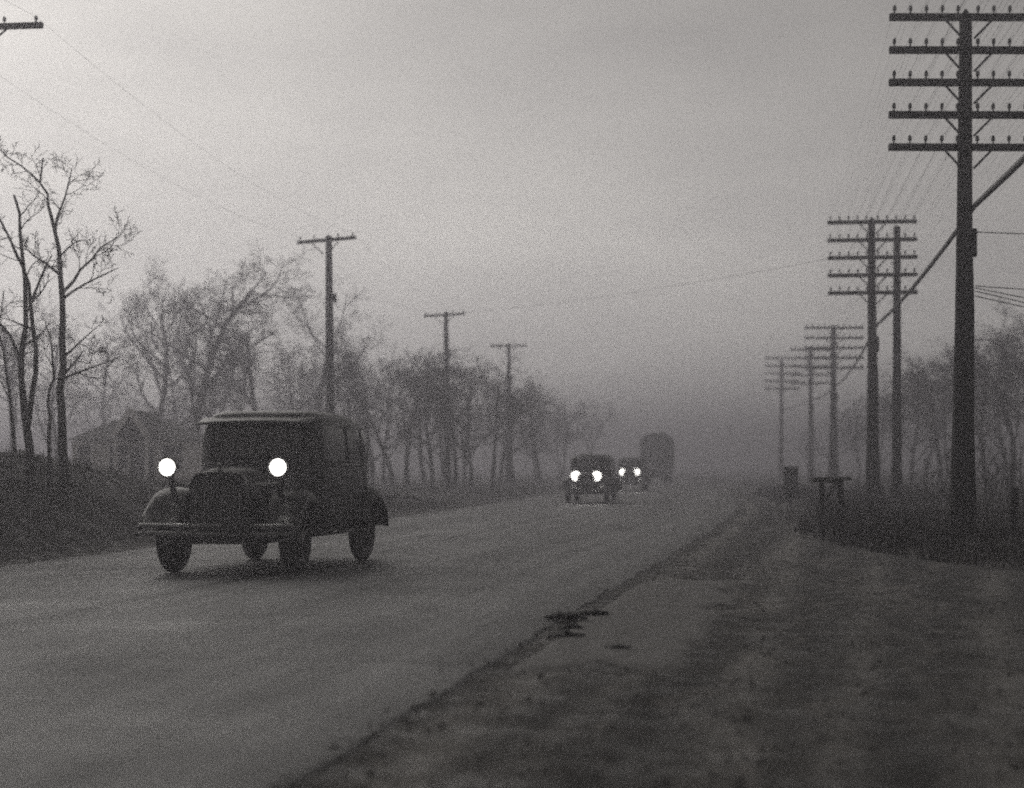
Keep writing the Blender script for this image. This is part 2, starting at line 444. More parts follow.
# service drops to the right, ending at a small pole outside the picture
t = empty('service_pole', (24, 33, hz(24, 33)), label='small service pole outside the picture on the right', cat='utility pole')
mb = MB(); shaft(mb, 6.4, [(0, .16), (3, .13), (6.35, .1), (6.4, .05)]); mb.build('pole_shaft', M['pole'], t, True)
for (y0, z1, sag, lab) in ((232, 6.3, .25, 'topmost thin service wire, leaving the nearest pole below its lowest crossarm'),
                     (286, 5.9, .55, 'second thin service wire right of the nearest pole, rising to the frame edge'),
                     (288, 5.5, .95, 'third thin service wire right of the nearest pole, sagging almost level'),
                     (291, 4.1, .75, 'fourth thin service wire right of the nearest pole, sloping downwards'),
                     (296, 3.6, .6, 'lowest thin service wire right of the nearest pole, sloping downwards')):
    a = at(975, y0, 30.1); b_ = Vector((24, 33, z1))
    mb = MB(); mb.tube(span(a, b_, sag, 16), .009, 4)
    tag(mb.build('service_wire', M['wire'], None, True), lab, 'wire', 'service wires from the nearest pole')

# ------------------------------------------------------------------ poles on the left
LP = [(-20, 30.9, -8, 'dark crossarm of a pole that stands outside the top left corner'),
      (331, 59.6, -28, 'single crossarm pole rising behind the nearest dark car'),
      (448, 89.0, -26, 'smaller hazy single crossarm pole above the roadside thicket'),
      (508, 112., -10, 'faintest single crossarm pole beyond the thicket, nearly lost in fog')]
def make_lpole():
    t = empty('power_pole', label='', cat='utility pole', group='single crossarm poles along the left side')
    H = 9.5
    mb = MB(); shaft(mb, H, [(0, .2), (.6, .185), (2, .17), (5, .15), (8, .125), (H - .05, .11), (H, .05)]); mb.build('pole_shaft', M['pole'], t, True)
    mb = MB(); mb.box((0, -.16, H - .2), (2.45, .1, .125)); arm = bevel(mb.build('crossarm', M['arm'], t), .012)
    im = None
    for x in (-1.1, -.5, .5, 1.1):
        if im is None: o = im = ins_mesh.build('insulator', M['glass_ins'], arm, True)
        else: o = im.copy(); COL.objects.link(o); o.parent = arm
        o.location = (x, -.16, H - .14)
    for sx in (-1, 1):
        br = MB(); br.bar((sx * .62, -.225, H - .24), (sx * .08, -.19, H - .72), .012, .04); br.build('crossarm_brace', M['iron'], arm)
    mb = MB(); mb.box((.2, -.06, 7.2), (.16, .2, .3)); mb.tube([(.16, -.04, 7.0), (.19, -.04, 3.0), (.2, 0, .2)], .015, 5)
    bevel(mb.build('junction_box', M['iron'], t), .01)
    return t
lproto = make_lpole(); lp_obj = []
for i, (px, Y, rz, lab) in enumerate(LP):
    o = lproto if i == 0 else copy_tree(lproto)
    x = px_x(px, Y); z = hz(x, Y)
    o.location = (x, Y, z); o.scale = (1, 1, (9.5 - z) / 9.5); o.rotation_euler = (0, R((.3, -.6, -.8, .4)[i]), R(rz)); o['label'] = lab
    lp_obj.append(o)
bpy.context.view_layer.update()
for k, x in enumerate((-1.1, 1.1)):
    P = [o.matrix_world @ Vector((x, -.16, 9.5 - .01)) for o in lp_obj]
    P.insert(0, P[0] + (P[0] - P[1])); pts = []
    for a, b_ in zip(P[:-1], P[1:]):
        s_ = span(a, b_, .5, 10); pts += s_ if not pts else s_[1:]
    mb = MB(); mb.tube(pts, .0028, 4)
    tag(mb.build('power_line', M['wire'], None, True), ('outer', 'road side')[k] + ' power wire strung over the single crossarm poles on the left', 'wire', 'power wires on the left')
mb = MB(); mb.tube(span(at(448, 314, 88.9), at(874, 250, 55), .25, 20), .006, 4)
tag(mb.build('crossing_wire', M['wire'], None, True), 'faint wire crossing high over the road between left and right poles', 'wire')

# ------------------------------------------------------------------ trees
def gen_tree(rng, H, r0, spread=.5, maxd=4, kids=(5, 5, 5, 4), up=.12, start=.3, mains=None):
    """returns chains (points, radii, depth)"""
    out = []
    def grow(p, d, L, r, depth):
        n = 5 if depth < 2 else 4 if depth < 3 else 3
        pts = [p.copy()]; rad = [r]; d = d.normalized()
        wob = .12 + .07 * depth
        for k in range(n):
            d = (d + Vector((rng.gauss(0, wob), rng.gauss(0, wob), rng.gauss(0, wob * .6) + up * (1 if depth else .5)))).normalized()
            p = p + d * (L / n); pts.append(p.copy()); rad.append(max(.0045, r * (1 - (k + 1) / n * (.62 if depth < 2 else .75))))
        out.append((pts, rad, depth))
        sub(pts, rad, L, depth)
    def sub(pts, rad, L, depth, s0=None):
        if depth >= maxd: return
        s0 = (start if depth == 0 else .22) if s0 is None else s0
        nk = kids[min(depth, len(kids) - 1)]
        nk = max(1, int(round(nk * rng.uniform(.75, 1.3))))
        for j in range(nk):
            t = s0 + (1 - s0) * ((j + rng.random()) / nk) ** .9
            t = min(t, .985); f = t * (len(pts) - 1); i = int(f); q = pts[i].lerp(pts[i + 1], f - i); rr = rad[i] + (rad[i + 1] - rad[i]) * (f - i)
            ax = (pts[i + 1] - pts[i]).normalized()
            az = rng.uniform(0, 2 * math.pi)
            side = ax.orthogonal().normalized(); side.rotate(Matrix.Rotation(az, 3, ax))
            ang = rng.uniform(.55, 1.05) * (1 + spread * .3)
            dd = ax * math.cos(ang) + side * math.sin(ang)
            if depth == 0: LL = L * rng.uniform(.32, .55) * (1.15 - .55 * t)
            else: LL = L * rng.uniform(.38, .66) * (1.1 - .4 * t)
            grow(q, dd, LL, max(.005, rr * rng.uniform(.45, .68)), depth + 1)
    if mains:
        for pts, rad, L in mains:
            out.append((pts, rad, 0)); sub(pts, rad, min(L, 2.4) * (.62 if L > 2.4 else .8), 1, .25)
    else: grow(Vector((0, 0, -.15)), Vector((rng.gauss(0, .06), rng.gauss(0, .06), 1)), H, r0, 0)
    return out
def tree_meshes(chains, t, thick=1):
    a = MB(); b_ = MB()
    for pts, rad, d in chains:
        if d <= thick: a.tube(pts, rad, 8 if d == 0 else 5)
        else: b_.tube(pts, rad, 3, False)
    a.build('trunk', M['bark'], t, True); b_.build('crown', M['twig'], t)
# bare trees on the bank: main limbs follow the photograph, with depth of their own
def limb(pp, Y, r0, r1, rng, dy=.0):
    n = len(pp); pts = []
    yy = 0
    for i, (px, py) in enumerate(pp):
        if i: yy += rng.gauss(dy, .16)
        p = at(px, py, Y + yy); pts.append(p)
    # smooth by one subdivision
    q = []
    for i in range(n - 1): q += [pts[i], pts[i].lerp(pts[i + 1], .5) + Vector((rng.gauss(0, .02), rng.gauss(0, .03), 0))]
    q.append(pts[-1]); rad = [r0 + (r1 - r0) * (k / (len(q) - 1)) ** .8 for k in range(len(q))]
    L = sum((q[k + 1] - q[k]).length for k in range(len(q) - 1))
    return (q, rad, L)
def bank_tree(name, label, Y, limbs, seed, kids, maxd=3):
    rng = random.Random(seed)
    mains = [limb(pp, Y, r0, r1, rng, dy) for pp, r0, r1, dy in limbs]
    base = mains[0][0][0].copy(); gz = hz(base.x, base.y)
    base.z = gz - .1
    mains[0][0][0] = base.copy()
    out = []
    for q, rad, L in mains: out.append(([p - base for p in q], rad, L))
    ch = gen_tree(rng, 5, .1, .5, maxd, kids, .1, .25, out)
    t = empty(name, base, label=label, cat='tree', group='bare trees on the bank'); tree_meshes(ch, t)
bank_tree('bare_tree', 'bare tree with twin stems on the bank, nearest the left frame edge', 29.5,
          [([(30, 462), (27, 430), (23, 396), (21, 360), (26, 325), (25, 280), (20, 232), (14, 195)], .085, .02, 0),
           ([(27, 430), (32, 395), (36, 350), (30, 300), (24, 270), (8, 235), (-12, 205)], .06, .015, .12),
           ([(21, 360), (10, 335), (-6, 318), (-30, 290)], .035, .012, -.15),
           ([(32, 300), (44, 270), (52, 255)], .03, .01, .1)], 5, (5, 6, 5, 3), 4)
bank_tree('bare_tree', 'bare forked tree on the bank, tallest and rightmost of the group', 30.5,
          [([(66, 470), (62, 430), (60, 390), (62, 340), (62, 293), (60, 262), (55, 232), (48, 205), (40, 183), (43, 158)], .095, .014, 0),
           ([(55, 232), (62, 205), (68, 185), (72, 168)], .03, .008, .1),
           ([(40, 183), (20, 165), (2, 152)], .022, .008, -.2),
           ([(62, 293), (80, 270), (100, 248), (122, 234)], .035, .008, .2),
           ([(61, 300), (85, 284), (118, 268)], .03, .008, -.15),
           ([(63, 358), (80, 342), (98, 326)], .03, .008, .2),
           ([(64, 378), (90, 368), (118, 358)], .028, .008, -.1),
           ([(61, 275), (44, 262), (28, 250), (12, 246)], .03, .008, -.2)], 8, (4, 6, 5, 3), 4)
bank_tree('sapling', 'slim bare sapling between the two bare trees on the bank', 29.8,
          [([(50, 466), (49, 430), (48, 405), (54, 378), (52, 350), (46, 325)], .045, .01, 0)], 12, (4, 3, 3), 3)
bank_tree('sapling', 'slim leaning sapling at the left frame edge on the bank', 31,
          [([(16, 470), (12, 420), (6, 370), (-2, 330), (4, 290)], .04, .01, 0)], 15, (4, 3, 3), 3)

protos = []
def proto_tree(seed, H, r0, **kw):
    t = empty('bare_tree'); tree_meshes(gen_tree(random.Random(seed), H, r0, **kw), t)
    protos.append([t, H, False]); return len(protos) - 1
A = proto_tree(1, 7, .15, maxd=4, kids=(10, 7, 6, 5), start=.25)
B = proto_tree(2, 6.5, .13, maxd=4, kids=(11, 7, 6, 5), start=.32, up=.05)
C_ = proto_tree(3, 7.5, .14, maxd=4, kids=(10, 7, 6, 5), start=.35, up=.18)
D = proto_tree(7, 6, .1, maxd=4, kids=(12, 7, 5, 4), start=.12, up=.1)
E = proto_tree(9, 2.6, .022, maxd=3, kids=(7, 5, 3), start=.15, up=.25)
def put_tree(k, px, Y, top, label, group, name=None, width=1.0, rz=None, x=None):
    if k != E: Y = Y * (1.18 if px < 330 else 1.35)      # the woods stand well back in the fog
    pr = protos[k]
    if pr[2]: o = copy_tree(pr[0])
    else: o = pr[0]; pr[2] = True
    x = px_x(px, Y) if x is None else x
    z = hz(x, Y)
    Ht = CAMZ + (466 - top) / F * Y - z
    s = Ht / (pr[1] * 1.05)
    o.location = (x, Y, z); o.scale = (s * width, s * width, s)
    o.rotation_euler = (0, 0, rng_t.uniform(0, 6.28) if rz is None else rz)
    o['label'] = label; o['category'] = 'tree' if k != E else 'sapling'; o['group'] = group
    if k == E: o.name = 'sapling'
    return o
rng_t = random.Random(77)
TG = 'hazy trees of the thicket left of the oncoming cars'
for px, Y, top, k in ((372, 62, 366, A), (408, 66, 352, B), (432, 63, 362, D), (455, 67, 370, A), (472, 64, 376, D), (492, 68, 372, C_),
                      (515, 75, 382, B), (540, 84, 392, A), (395, 72, 350, C_), (425, 78, 362, B), (350, 76, 372, D), (465, 80, 370, D),
                      (500, 90, 384, A), (535, 98, 398, D), (562, 108, 404, B), (384, 84, 360, D), (445, 92, 366, A), (585, 125, 410, C_), (560, 120, 404, D)):
    front = Y < 69
    put_tree(k, px, Y, top, ('dark bare tree with visible trunk at the front of the hazy roadside thicket' if front else
             'pale bare tree behind the front trunks of the hazy roadside thicket'), TG, width=1.15)
for px, Y, top, k, lab in ((196, 70, 262, B, 'big pale bare crown in fog between the bank trees and nearest power pole'),
                      (150, 82, 300, A, 'pale bare tree directly behind the small house'),
                      (262, 78, 322, A, 'pale bare tree left of the nearest power pole, behind the dark car roof'),
                      (304, 84, 318, C_, 'pale slender bare tree just left of the nearest power pole'),
                      (238, 95, 330, C_, 'faint bare tree further back behind the big pale crown'),
                      (60, 86, 330, D, 'faint bushy tree in fog behind the trunks of the bank trees'),
                      (5, 80, 310, B, 'faint bare tree in fog at the left frame edge'),
                      (110, 104, 346, D, 'faint bushy tree in fog behind the left end of the small house'),
                      (172, 100, 352, D, 'faint bushy tree in fog behind the right end of the small house'),
                      (215, 108, 356, A, 'faint bushy tree in fog just left of the dark car roof'),
                      (285, 104, 352, D, 'faint bushy tree in fog above the middle of the dark car roof'),
                      (325, 100, 350, D, 'faint bushy tree in fog behind the foot of the nearest power pole')):
    put_tree(k, px, Y, top, lab, 'pale trees in fog on the left', width=1.2)
RG = 'hazy trees behind the right telephone poles'
for px, Y, top, k in ((1010, 62, 346, B), (985, 70, 352, D), (940, 74, 372, A), (912, 80, 372, D), (1040, 74, 330, A), (890, 90, 384, B), (1060, 60, 360, D),
                      (860, 104, 402, D), (925, 98, 360, C_), (970, 92, 352, A), (1005, 88, 340, D), (840, 130, 420, A), (880, 120, 396, D), (950, 110, 368, B), (815, 150, 428, D), (1035, 96, 345, C_)):
    put_tree(k, px, Y, top, ('dark bare tree in the hazy wood behind the nearest telephone pole' if px > 930 else
             'pale bare tree in the hazy wood behind the second telephone pole'), RG, width=1.25)
for i, (px, Y, top) in enumerate(((935, 36, 468), (948, 34, 452), (985, 35, 440), (996, 38, 455), (1006, 40, 448), (1018, 36, 462), (916, 44, 470), (884, 46, 468),
                     (905, 40, 485), (972, 42, 452), (858, 52, 478), (925, 50, 458), (1024, 33, 440), (955, 47, 462), (990, 48, 446), (846, 46, 500))):
    put_tree(E, px, Y, top, 'thin bare sapling in the weeds around the foot of the nearest telephone pole' if px > 925 else
             'thin bare sapling in the weeds between the second telephone pole and mailbox shelf', 'saplings in the right verge', width=.9)

# ------------------------------------------------------------------ grass and weeds (uncountable)
def blades(name, X, Y, rng, lmin, lmax, w, mat, lean=.5):
    n = len(X); Z = height(X, Y)
    L = rng.uniform(lmin, lmax, n) ; a = rng.uniform(0, 2 * np.pi, n); ln = np.abs(rng.normal(0, lean, n))
    dx = np.cos(a) * np.sin(ln); dy = np.sin(a) * np.sin(ln); dz = np.cos(ln)
    pa = rng.uniform(0, np.pi, n); wx = np.cos(pa) * w * .5; wy = np.sin(pa) * w * .5
    base = np.stack([X, Y, Z - .02], -1)
    d = np.stack([dx, dy, dz], -1) * L[:, None]
    W = np.stack([wx, wy, np.zeros(n)], -1)
    midp = base + d * .55 + np.array([0, 0, .04]) * L[:, None]
    tip = base + d - np.array([0, 0, .18]) * (L * np.minimum(ln * 1.5, 1))[:, None]
    V = np.stack([base - W, base + W, midp + W * .7, midp - W * .7, tip], 1).reshape(-1, 3)
    i = np.arange(n) * 5
    q = np.stack([i, i + 1, i + 2, i + 3], -1); tr = np.stack([i + 3, i + 2, i + 4], -1)
    me = bpy.data.meshes.new(name)
    me.vertices.add(len(V)); me.vertices.foreach_set('co', V.astype(np.float32).ravel())
    lo = np.concatenate([q.ravel(), tr.ravel()]).astype(np.int32)
    me.loops.add(len(lo)); me.loops.foreach_set('vertex_index', lo)
    me.polygons.add(2 * n)
    me.polygons.foreach_set('loop_start', np.concatenate([np.arange(n) * 4, 4 * n + np.arange(n) * 3]).astype(np.int32))
    me.update(calc_edges=True); me.materials.append(mat)
    o = bpy.data.objects.new(name, me); COL.objects.link(o); return o
rg = np.random.default_rng(3)
n = 70000
Y = rg.uniform(16, 60, n); l = rg.uniform(.3, 9, n); X = xr(Y) - RW - l
k = (rg.random(n) < .35 + 1.6 * (fbm(X * .8, Y * .8, 61, 3) + .1)) & (rg.random(n) < sstep(.2, 1.4, l))
tag(blades('bank_grass', X[k], Y[k], rg, .07, .28, .012, M['grass'], .75), 'short matted dead grass on the left bank', 'grass', kind='stuff')
n = 90000
Y = 20 + 75 * rg.random(n) ** 1.3; q = rg.exponential(3.2, n) - .1; X = vb(Y) + q
k = (rg.random(n) < .45 + 1.8 * (fbm(X * .7, Y * .5, 63, 3) + .05))
k &= ~((Y < 27) & (rg.random(n) < .4))
k &= ~((np.abs(X - px_x(791, Y)) < .7) & (Y > 44) & (Y < 67) & (rg.random(n) < .93))
X = X[k]; Y = Y[k]; q = q[k]
tag(blades('verge_weeds', X, Y, rg, .08, .42, .013, M['weed'], .6), 'dark tangled dead weeds along the right verge', 'weeds', kind='stuff')
# grit and small clods on the shoulder
mb = MB(); rr = random.Random(9)
for i in range(4200):
    y = 7 + 30 * rr.random() ** 1.7; x = float(xr(y)) + abs(rr.gauss(0, 1)) * 3.4 - .12
    if rr.random() < .06: x = float(xr(y)) - rr.random() ** 2 * 1.5
    s = .008 + .018 * rr.random() ** 3 + (.03 * rr.random() if rr.random() < .015 else 0)
    z = max(hz(x, y), .004 if x < float(xr(y)) else -1) if i % 1 == 0 else 0
    vs = [(x + s * rr.uniform(.7, 1.2) * a, y + s * rr.uniform(.7, 1.2) * b_, z + s * rr.uniform(.4, .7) * c_) for a, b_, c_ in ((1, 0, 0), (0, 1, 0), (-1, 0, 0), (0, -1, 0), (0, 0, 1), (0, 0, -1))]
    mb.add(vs, [(0, 1, 4), (1, 2, 4), (2, 3, 4), (3, 0, 4), (1, 0, 5), (2, 1, 5), (3, 2, 5), (0, 3, 5)])
tag(mb.build('roadside_grit', M['stone']), 'scattered grit and clods on the dirt shoulder', 'gravel', kind='stuff')

# ------------------------------------------------------------------ dark scraps at the road edge
def scrap(px, py, L, W, H, rz, seed, label):
    Y = CAMZ * F / (py - 466); x = px_x(px, Y); rr = random.Random(seed)
    mb = MB(); rows = []
    for i in range(15):
        t = i / 14; w = W * (.35 + .65 * math.sin(math.pi * min(max(t, .06), .94)) ** .5) * rr.uniform(.65, 1.2)
        cx = (t - .5) * L; off = rr.uniform(-.25, .25) * W
        ring = []
        hh = H * (.45 + .55 * math.sin(math.pi * min(max(t, .08), .92))) * rr.uniform(.6, 1.3)
        for k in range(10):
            a = 2 * math.pi * k / 10
            ring.append(Vector((cx + rr.uniform(-.01, .01), off + w / 2 * math.cos(a) * rr.uniform(.85, 1.15), hh * .42 + hh * .5 * math.sin(a))))
        rows.append(ring)
    mb.loft(rows); o = mb.build('rubber_scrap', M['rubber'], None, True, 60)
    o.location = (x, Y, max(hz(x, Y), .012 if x < float(xr(Y)) + .1 else -1) + .008); o.rotation_euler = (0, 0, R(rz))
    tag(o, label, 'road debris', 'dark scraps at the road edge')
scrap(566, 621, .36, .2, .07, 3, 1, 'dark flat scrap on the road edge, left end of the upper row')
scrap(593, 616, .30, .16, .06, 8, 2, 'dark long scrap on the road edge, right end of the upper row')
scrap(571, 629, .2, .14, .055, -10, 3, 'small dark scrap in the middle of the heap at the road edge')
scrap(566, 637, .29, .14, .055, 2, 4, 'dark flat scrap nearest the camera on the road edge')
scrap(618, 649, .2, .12, .035, 4, 5, 'small flat scrap lying apart in the dirt right of the others')

# ------------------------------------------------------------------ roadside furniture
# dark board on a post
Yb = 59.0; xb = px_x(791, Yb); z0 = hz(xb, Yb)
t = empty('roadside_board', (xb, Yb, z0), R(-6), 'small dark upright board on a short post beyond the mailbox shelf', 'sign')
mb = MB(); mb.box((0, 0, .84), (.5, .05, 1.16)); bevel(mb.build('board_panel', M['dark_sheet'], t), .02)
for zz in (1.38, .3):
    mb = MB(); mb.box((0, -.041, zz), (.54, .03, .05)); bevel(mb.build('board_batten', M['plank'], t), .006)
mb = MB(); mb.tube([(0, .07, -.4), (0, .07, 1.44)], .045, 8); mb.build('post', M['pole'], t, True)
# mailbox shelf: plank on two posts
Ym = 36.0; xm = px_x(831, Ym); z0 = hz(xm, Ym)
t = empty('mailbox_shelf', (xm, Ym, z0), R(4), 'rough plank shelf on two crooked posts in the verge weeds', 'shelf')
zt = CAMZ + (466 - 477) / F * Ym - z0
mb = MB(); mb.box((0, 0, zt - .04), (.8, .3, .075)); mb.box((-.1, -.02, zt - .1), (.62, .2, .05)); bevel(mb.build('plank', M['plank'], t), .008)
mb = MB(); mb.tube([(-.2, 0, zt - .09), (-.18, .01, .4), (-.19, 0, -.4)], [.055, .06, .07], 8); mb.build('post', M['pole'], t, True)
mb = MB(); mb.tube([(.2, 0, zt - .07), (.23, .02, .45), (.2, 0, -.4)], [.07, .075, .09], 8); mb.build('post', M['pole'], t, True)
mb = MB(); mb.bar((-.19, -.09, zt - .55), (.1, -.09, zt - .12), .03, .06); mb.build('strut', M['plank'], t)
# fence posts
for px, Y, top, lab in ((1013, 30.5, 487, 'short thick fence post right of the nearest telephone pole'),):
    x = px_x(px, Y); z0 = hz(x, Y); h = CAMZ + (466 - top) / F * Y - z0
    t = empty('fence_post', (x, Y, z0), 0, lab, 'fence post')
    mb = MB(); mb.tube([(0, 0, -.3), (.01, 0, h * .5), (.03, .01, h - .03), (.03, .01, h)], [.085, .08, .075, .05], 9); mb.build('post_shaft', M['pole'], t, True)
    mb = MB(); mb.tube([(.03 + .085 * math.cos(a * .63), .01 + .085 * math.sin(a * .63), h * .78 + .01 * a) for a in range(21)], .004, 4); mb.build('wire_wrap', M['iron'], t)

# ------------------------------------------------------------------ small house in fog behind the bank
Yh = 64.0; S = Yh / F; xh = px_x(130, Yh)
t = empty('small_house', (xh, Yh, hz(xh, Yh) - .1), R(-4), 'small pale house with white gable boards, half hidden behind the bank', 'house')
gz = t.location.z
Z = lambda py: CAMZ + (466 - py) * S - gz
XX = lambda px: (px - 130) * S
# walls: front and sides around openings
mb = MB(); mb.box(((XX(70) + XX(185)) / 2, 2.1, Z(441) / 2), (XX(185) - XX(70), 4.0, Z(441))); mb.build('wall', M['wall_paint'], t)
# main roof (hip)
a, b_, e, rdg = XX(66), XX(189), Z(440), Z(418)
mb = MB(); vs = [(a, -.15, e), (b_, -.15, e), (b_, 4.3, e), (a, 4.3, e), (a + 1.2, 2.1, rdg), (b_ - 1.2, 2.1, rdg)]
mb.add(vs, [(0, 1, 5, 4), (1, 2, 5), (2, 3, 4, 5), (3, 0, 4), (3, 2, 1, 0)]); rf = mb.build('roof', M['shingle'], t)
# gabled porch
pa, pb, pc = XX(124), XX(159), XX(141.5); pe, pp = Z(438), Z(411)
mb = MB(); mb.add([(pa, -1.4, pe), (pc, -1.4, pp), (pb, -1.4, pe), (pa, 1.9, pe), (pc, 1.9, pp), (pb, 1.9, pe)], [(0, 1, 4, 3), (1, 2, 5, 4), (0, 3, 5, 2), (0, 2, 1)])
mb.build('porch_roof', M['dark_sheet'], t)
for sx, (q0, q1) in enumerate((((pa, pe), (pc, pp)), ((pc, pp), (pb, pe)))):
    mb = MB(); mb.bar((q0[0], -1.46, q0[1]), (q1[0], -1.46, q1[1]), .06, .2); mb.build('bargeboard', M['white_trim'], t)
for px in (126, 157):
    mb = MB(); mb.box((XX(px), -1.3, pe / 2), (.12, .12, pe)); mb.build('porch_post', M['white_trim'], t)
mb = MB(); mb.box((pc, .07, 1.0), (.9, .06, 2.0)); d = mb.build('door', M['plank'], t)
mb = MB(); mb.tube([(pc + .35, 0, 1), (pc + .35, -.06, 1)], .03, 8); mb.build('handle', M['iron'], d)
for px, w in ((83, .5), (118, .7), (172, .8)):
    mb = MB(); mb.box((XX(px), .08, Z(457)), (w, .05, .9)); wd = mb.build('window', M['glass'], t)
    mb = MB()
    for dx in (-1, 1): mb.box((XX(px) + dx * (w / 2 + .04), .07, Z(457)), (.08, .09, 1.06))
    for dz in (-1, 1): mb.box((XX(px), .065, Z(457) + dz * .49), (w - .005, .08, .08))
    mb.box((XX(px), .05, Z(457)), (w - .005, .04, .05)); mb.build('frame', M['white_trim'], wd)

# ------------------------------------------------------------------ vehicles
def ring(y, w, z0, z1, n=5.0, N_=40, tuck=0.06):
    zc = (z0 + z1) / 2; hh = (z1 - z0) / 2; out = []
    for k in range(N_):
        a = 2 * math.pi * (k + .5) / N_
        c, s = math.cos(a), math.sin(a)
        x = w * math.copysign(abs(c) ** (2 / n), c); z = zc + hh * math.copysign(abs(s) ** (2 / n), s)
        x *= 1 - tuck * max(0, (z - .95) / .9) if z > .95 else 1 - .10 * max(0, (.75 - z) / .5)
        out.append(Vector((x, y, z)))
    return out
def wheel(t, x, y, r, w, paintm, name='wheel'):
    sg = 1 if x > 0 else -1
    m4 = Matrix.Translation((x, y, r)) @ Matrix.Rotation(sg * math.pi / 2, 4, 'Y')
    wh = empty(name); wh.parent = t
    prof = [(r * .66, -w * .42), (r * .74, -w * .5), (r * .9, -w * .5), (r * .975, -w * .36), (r, -w * .12), (r, w * .12), (r * .975, w * .36), (r * .9, w * .5), (r * .74, w * .5), (r * .66, w * .42)]
    mb = MB(); mb.lathe(prof + [prof[0]], 36, m4); ty = mb.build('wheel', M['rubber'], t, True, 60)
    bpy.data.objects.remove(wh)
    mb = MB(); mb.lathe([(r * .67, -.05), (r * .67, .05), (r * .62, .04), (r * .6, -.02), (r * .62, -.05), (r * .67, -.05)], 28, m4)
    for k in range(12):
        a = 2 * math.pi * k / 12
        p0 = m4 @ Vector((.07 * math.cos(a), .07 * math.sin(a), .035)); p1 = m4 @ Vector((r * .62 * math.cos(a), r * .62 * math.sin(a), .0))
        mb.tube([p0, p1], .017, 5)
    mb.build('rim', paintm, ty, True)
    mb = MB(); mb.lathe([(.085, -.06), (.085, .05), (.07, .085), (.03, .1), (0, .102)], 18, m4); mb.build('hub_cap', M['chrome'], ty, True)
    return ty
def fender(mb, sx, path, x0, x1, crown=.05):
    rows = []
    for pi_, (y, z) in enumerate(path):
        row = []; pa, pb_ = path[max(pi_ - 1, 0)], path[min(pi_ + 1, len(path) - 1)]
        fl = abs(pb_[0] - pa[0]) / math.hypot(pb_[0] - pa[0], pb_[1] - pa[1])
        for k in range(9):
            u = k / 8; x = x0 + (x1 - x0) * u
            dz = fl * (crown * (1 - (2 * u - 1) ** 2) - .11 * min(1, (len(path) - 1 - pi_) / 3) * max(0, (u - .8) / .2) ** 2)
            row.append(Vector((sx * x, y, z + dz)))
        rows.append(row)
    if sx < 0: rows = [list(reversed(r)) for r in rows]
    mb.grid(rows)
def headlamp(t, x, y, z, r, lit, lm='lamp'):
    m4 = Matrix.Translation((x, y, z)) @ Matrix.Rotation(math.pi / 2, 4, 'X')   # local z points to -y (forward)
    mb = MB(); mb.lathe([(.0, -.2), (.05, -.195), (r * .6, -.13), (r * .92, -.04), (r * 1.04, 0), (r * 1.06, .02), (r * .99, .03)], 24, m4)
    mb.tube([(x, y + .08, z - r * .7), (x * .95, y + .14, z - .42)], .034, 8)
    hl = mb.build('headlamp', M['black_paint'], t, True)
    mb = MB(); mb.lathe([(r * .99, .018), (r * .85, .035), (r * .5, .052), (.0, .06)], 24, m4)
    mb.build('lamp_lens', M[lm] if lit else M['lens'], hl, True)
    mb = MB(); mb.lathe([(r * .985, .02), (r * 1.09, .012), (r * 1.09, .034), (r * .985, .036), (r * .985, .02)], 24, m4); mb.build('lamp_rim', M['chrome'], hl, True)
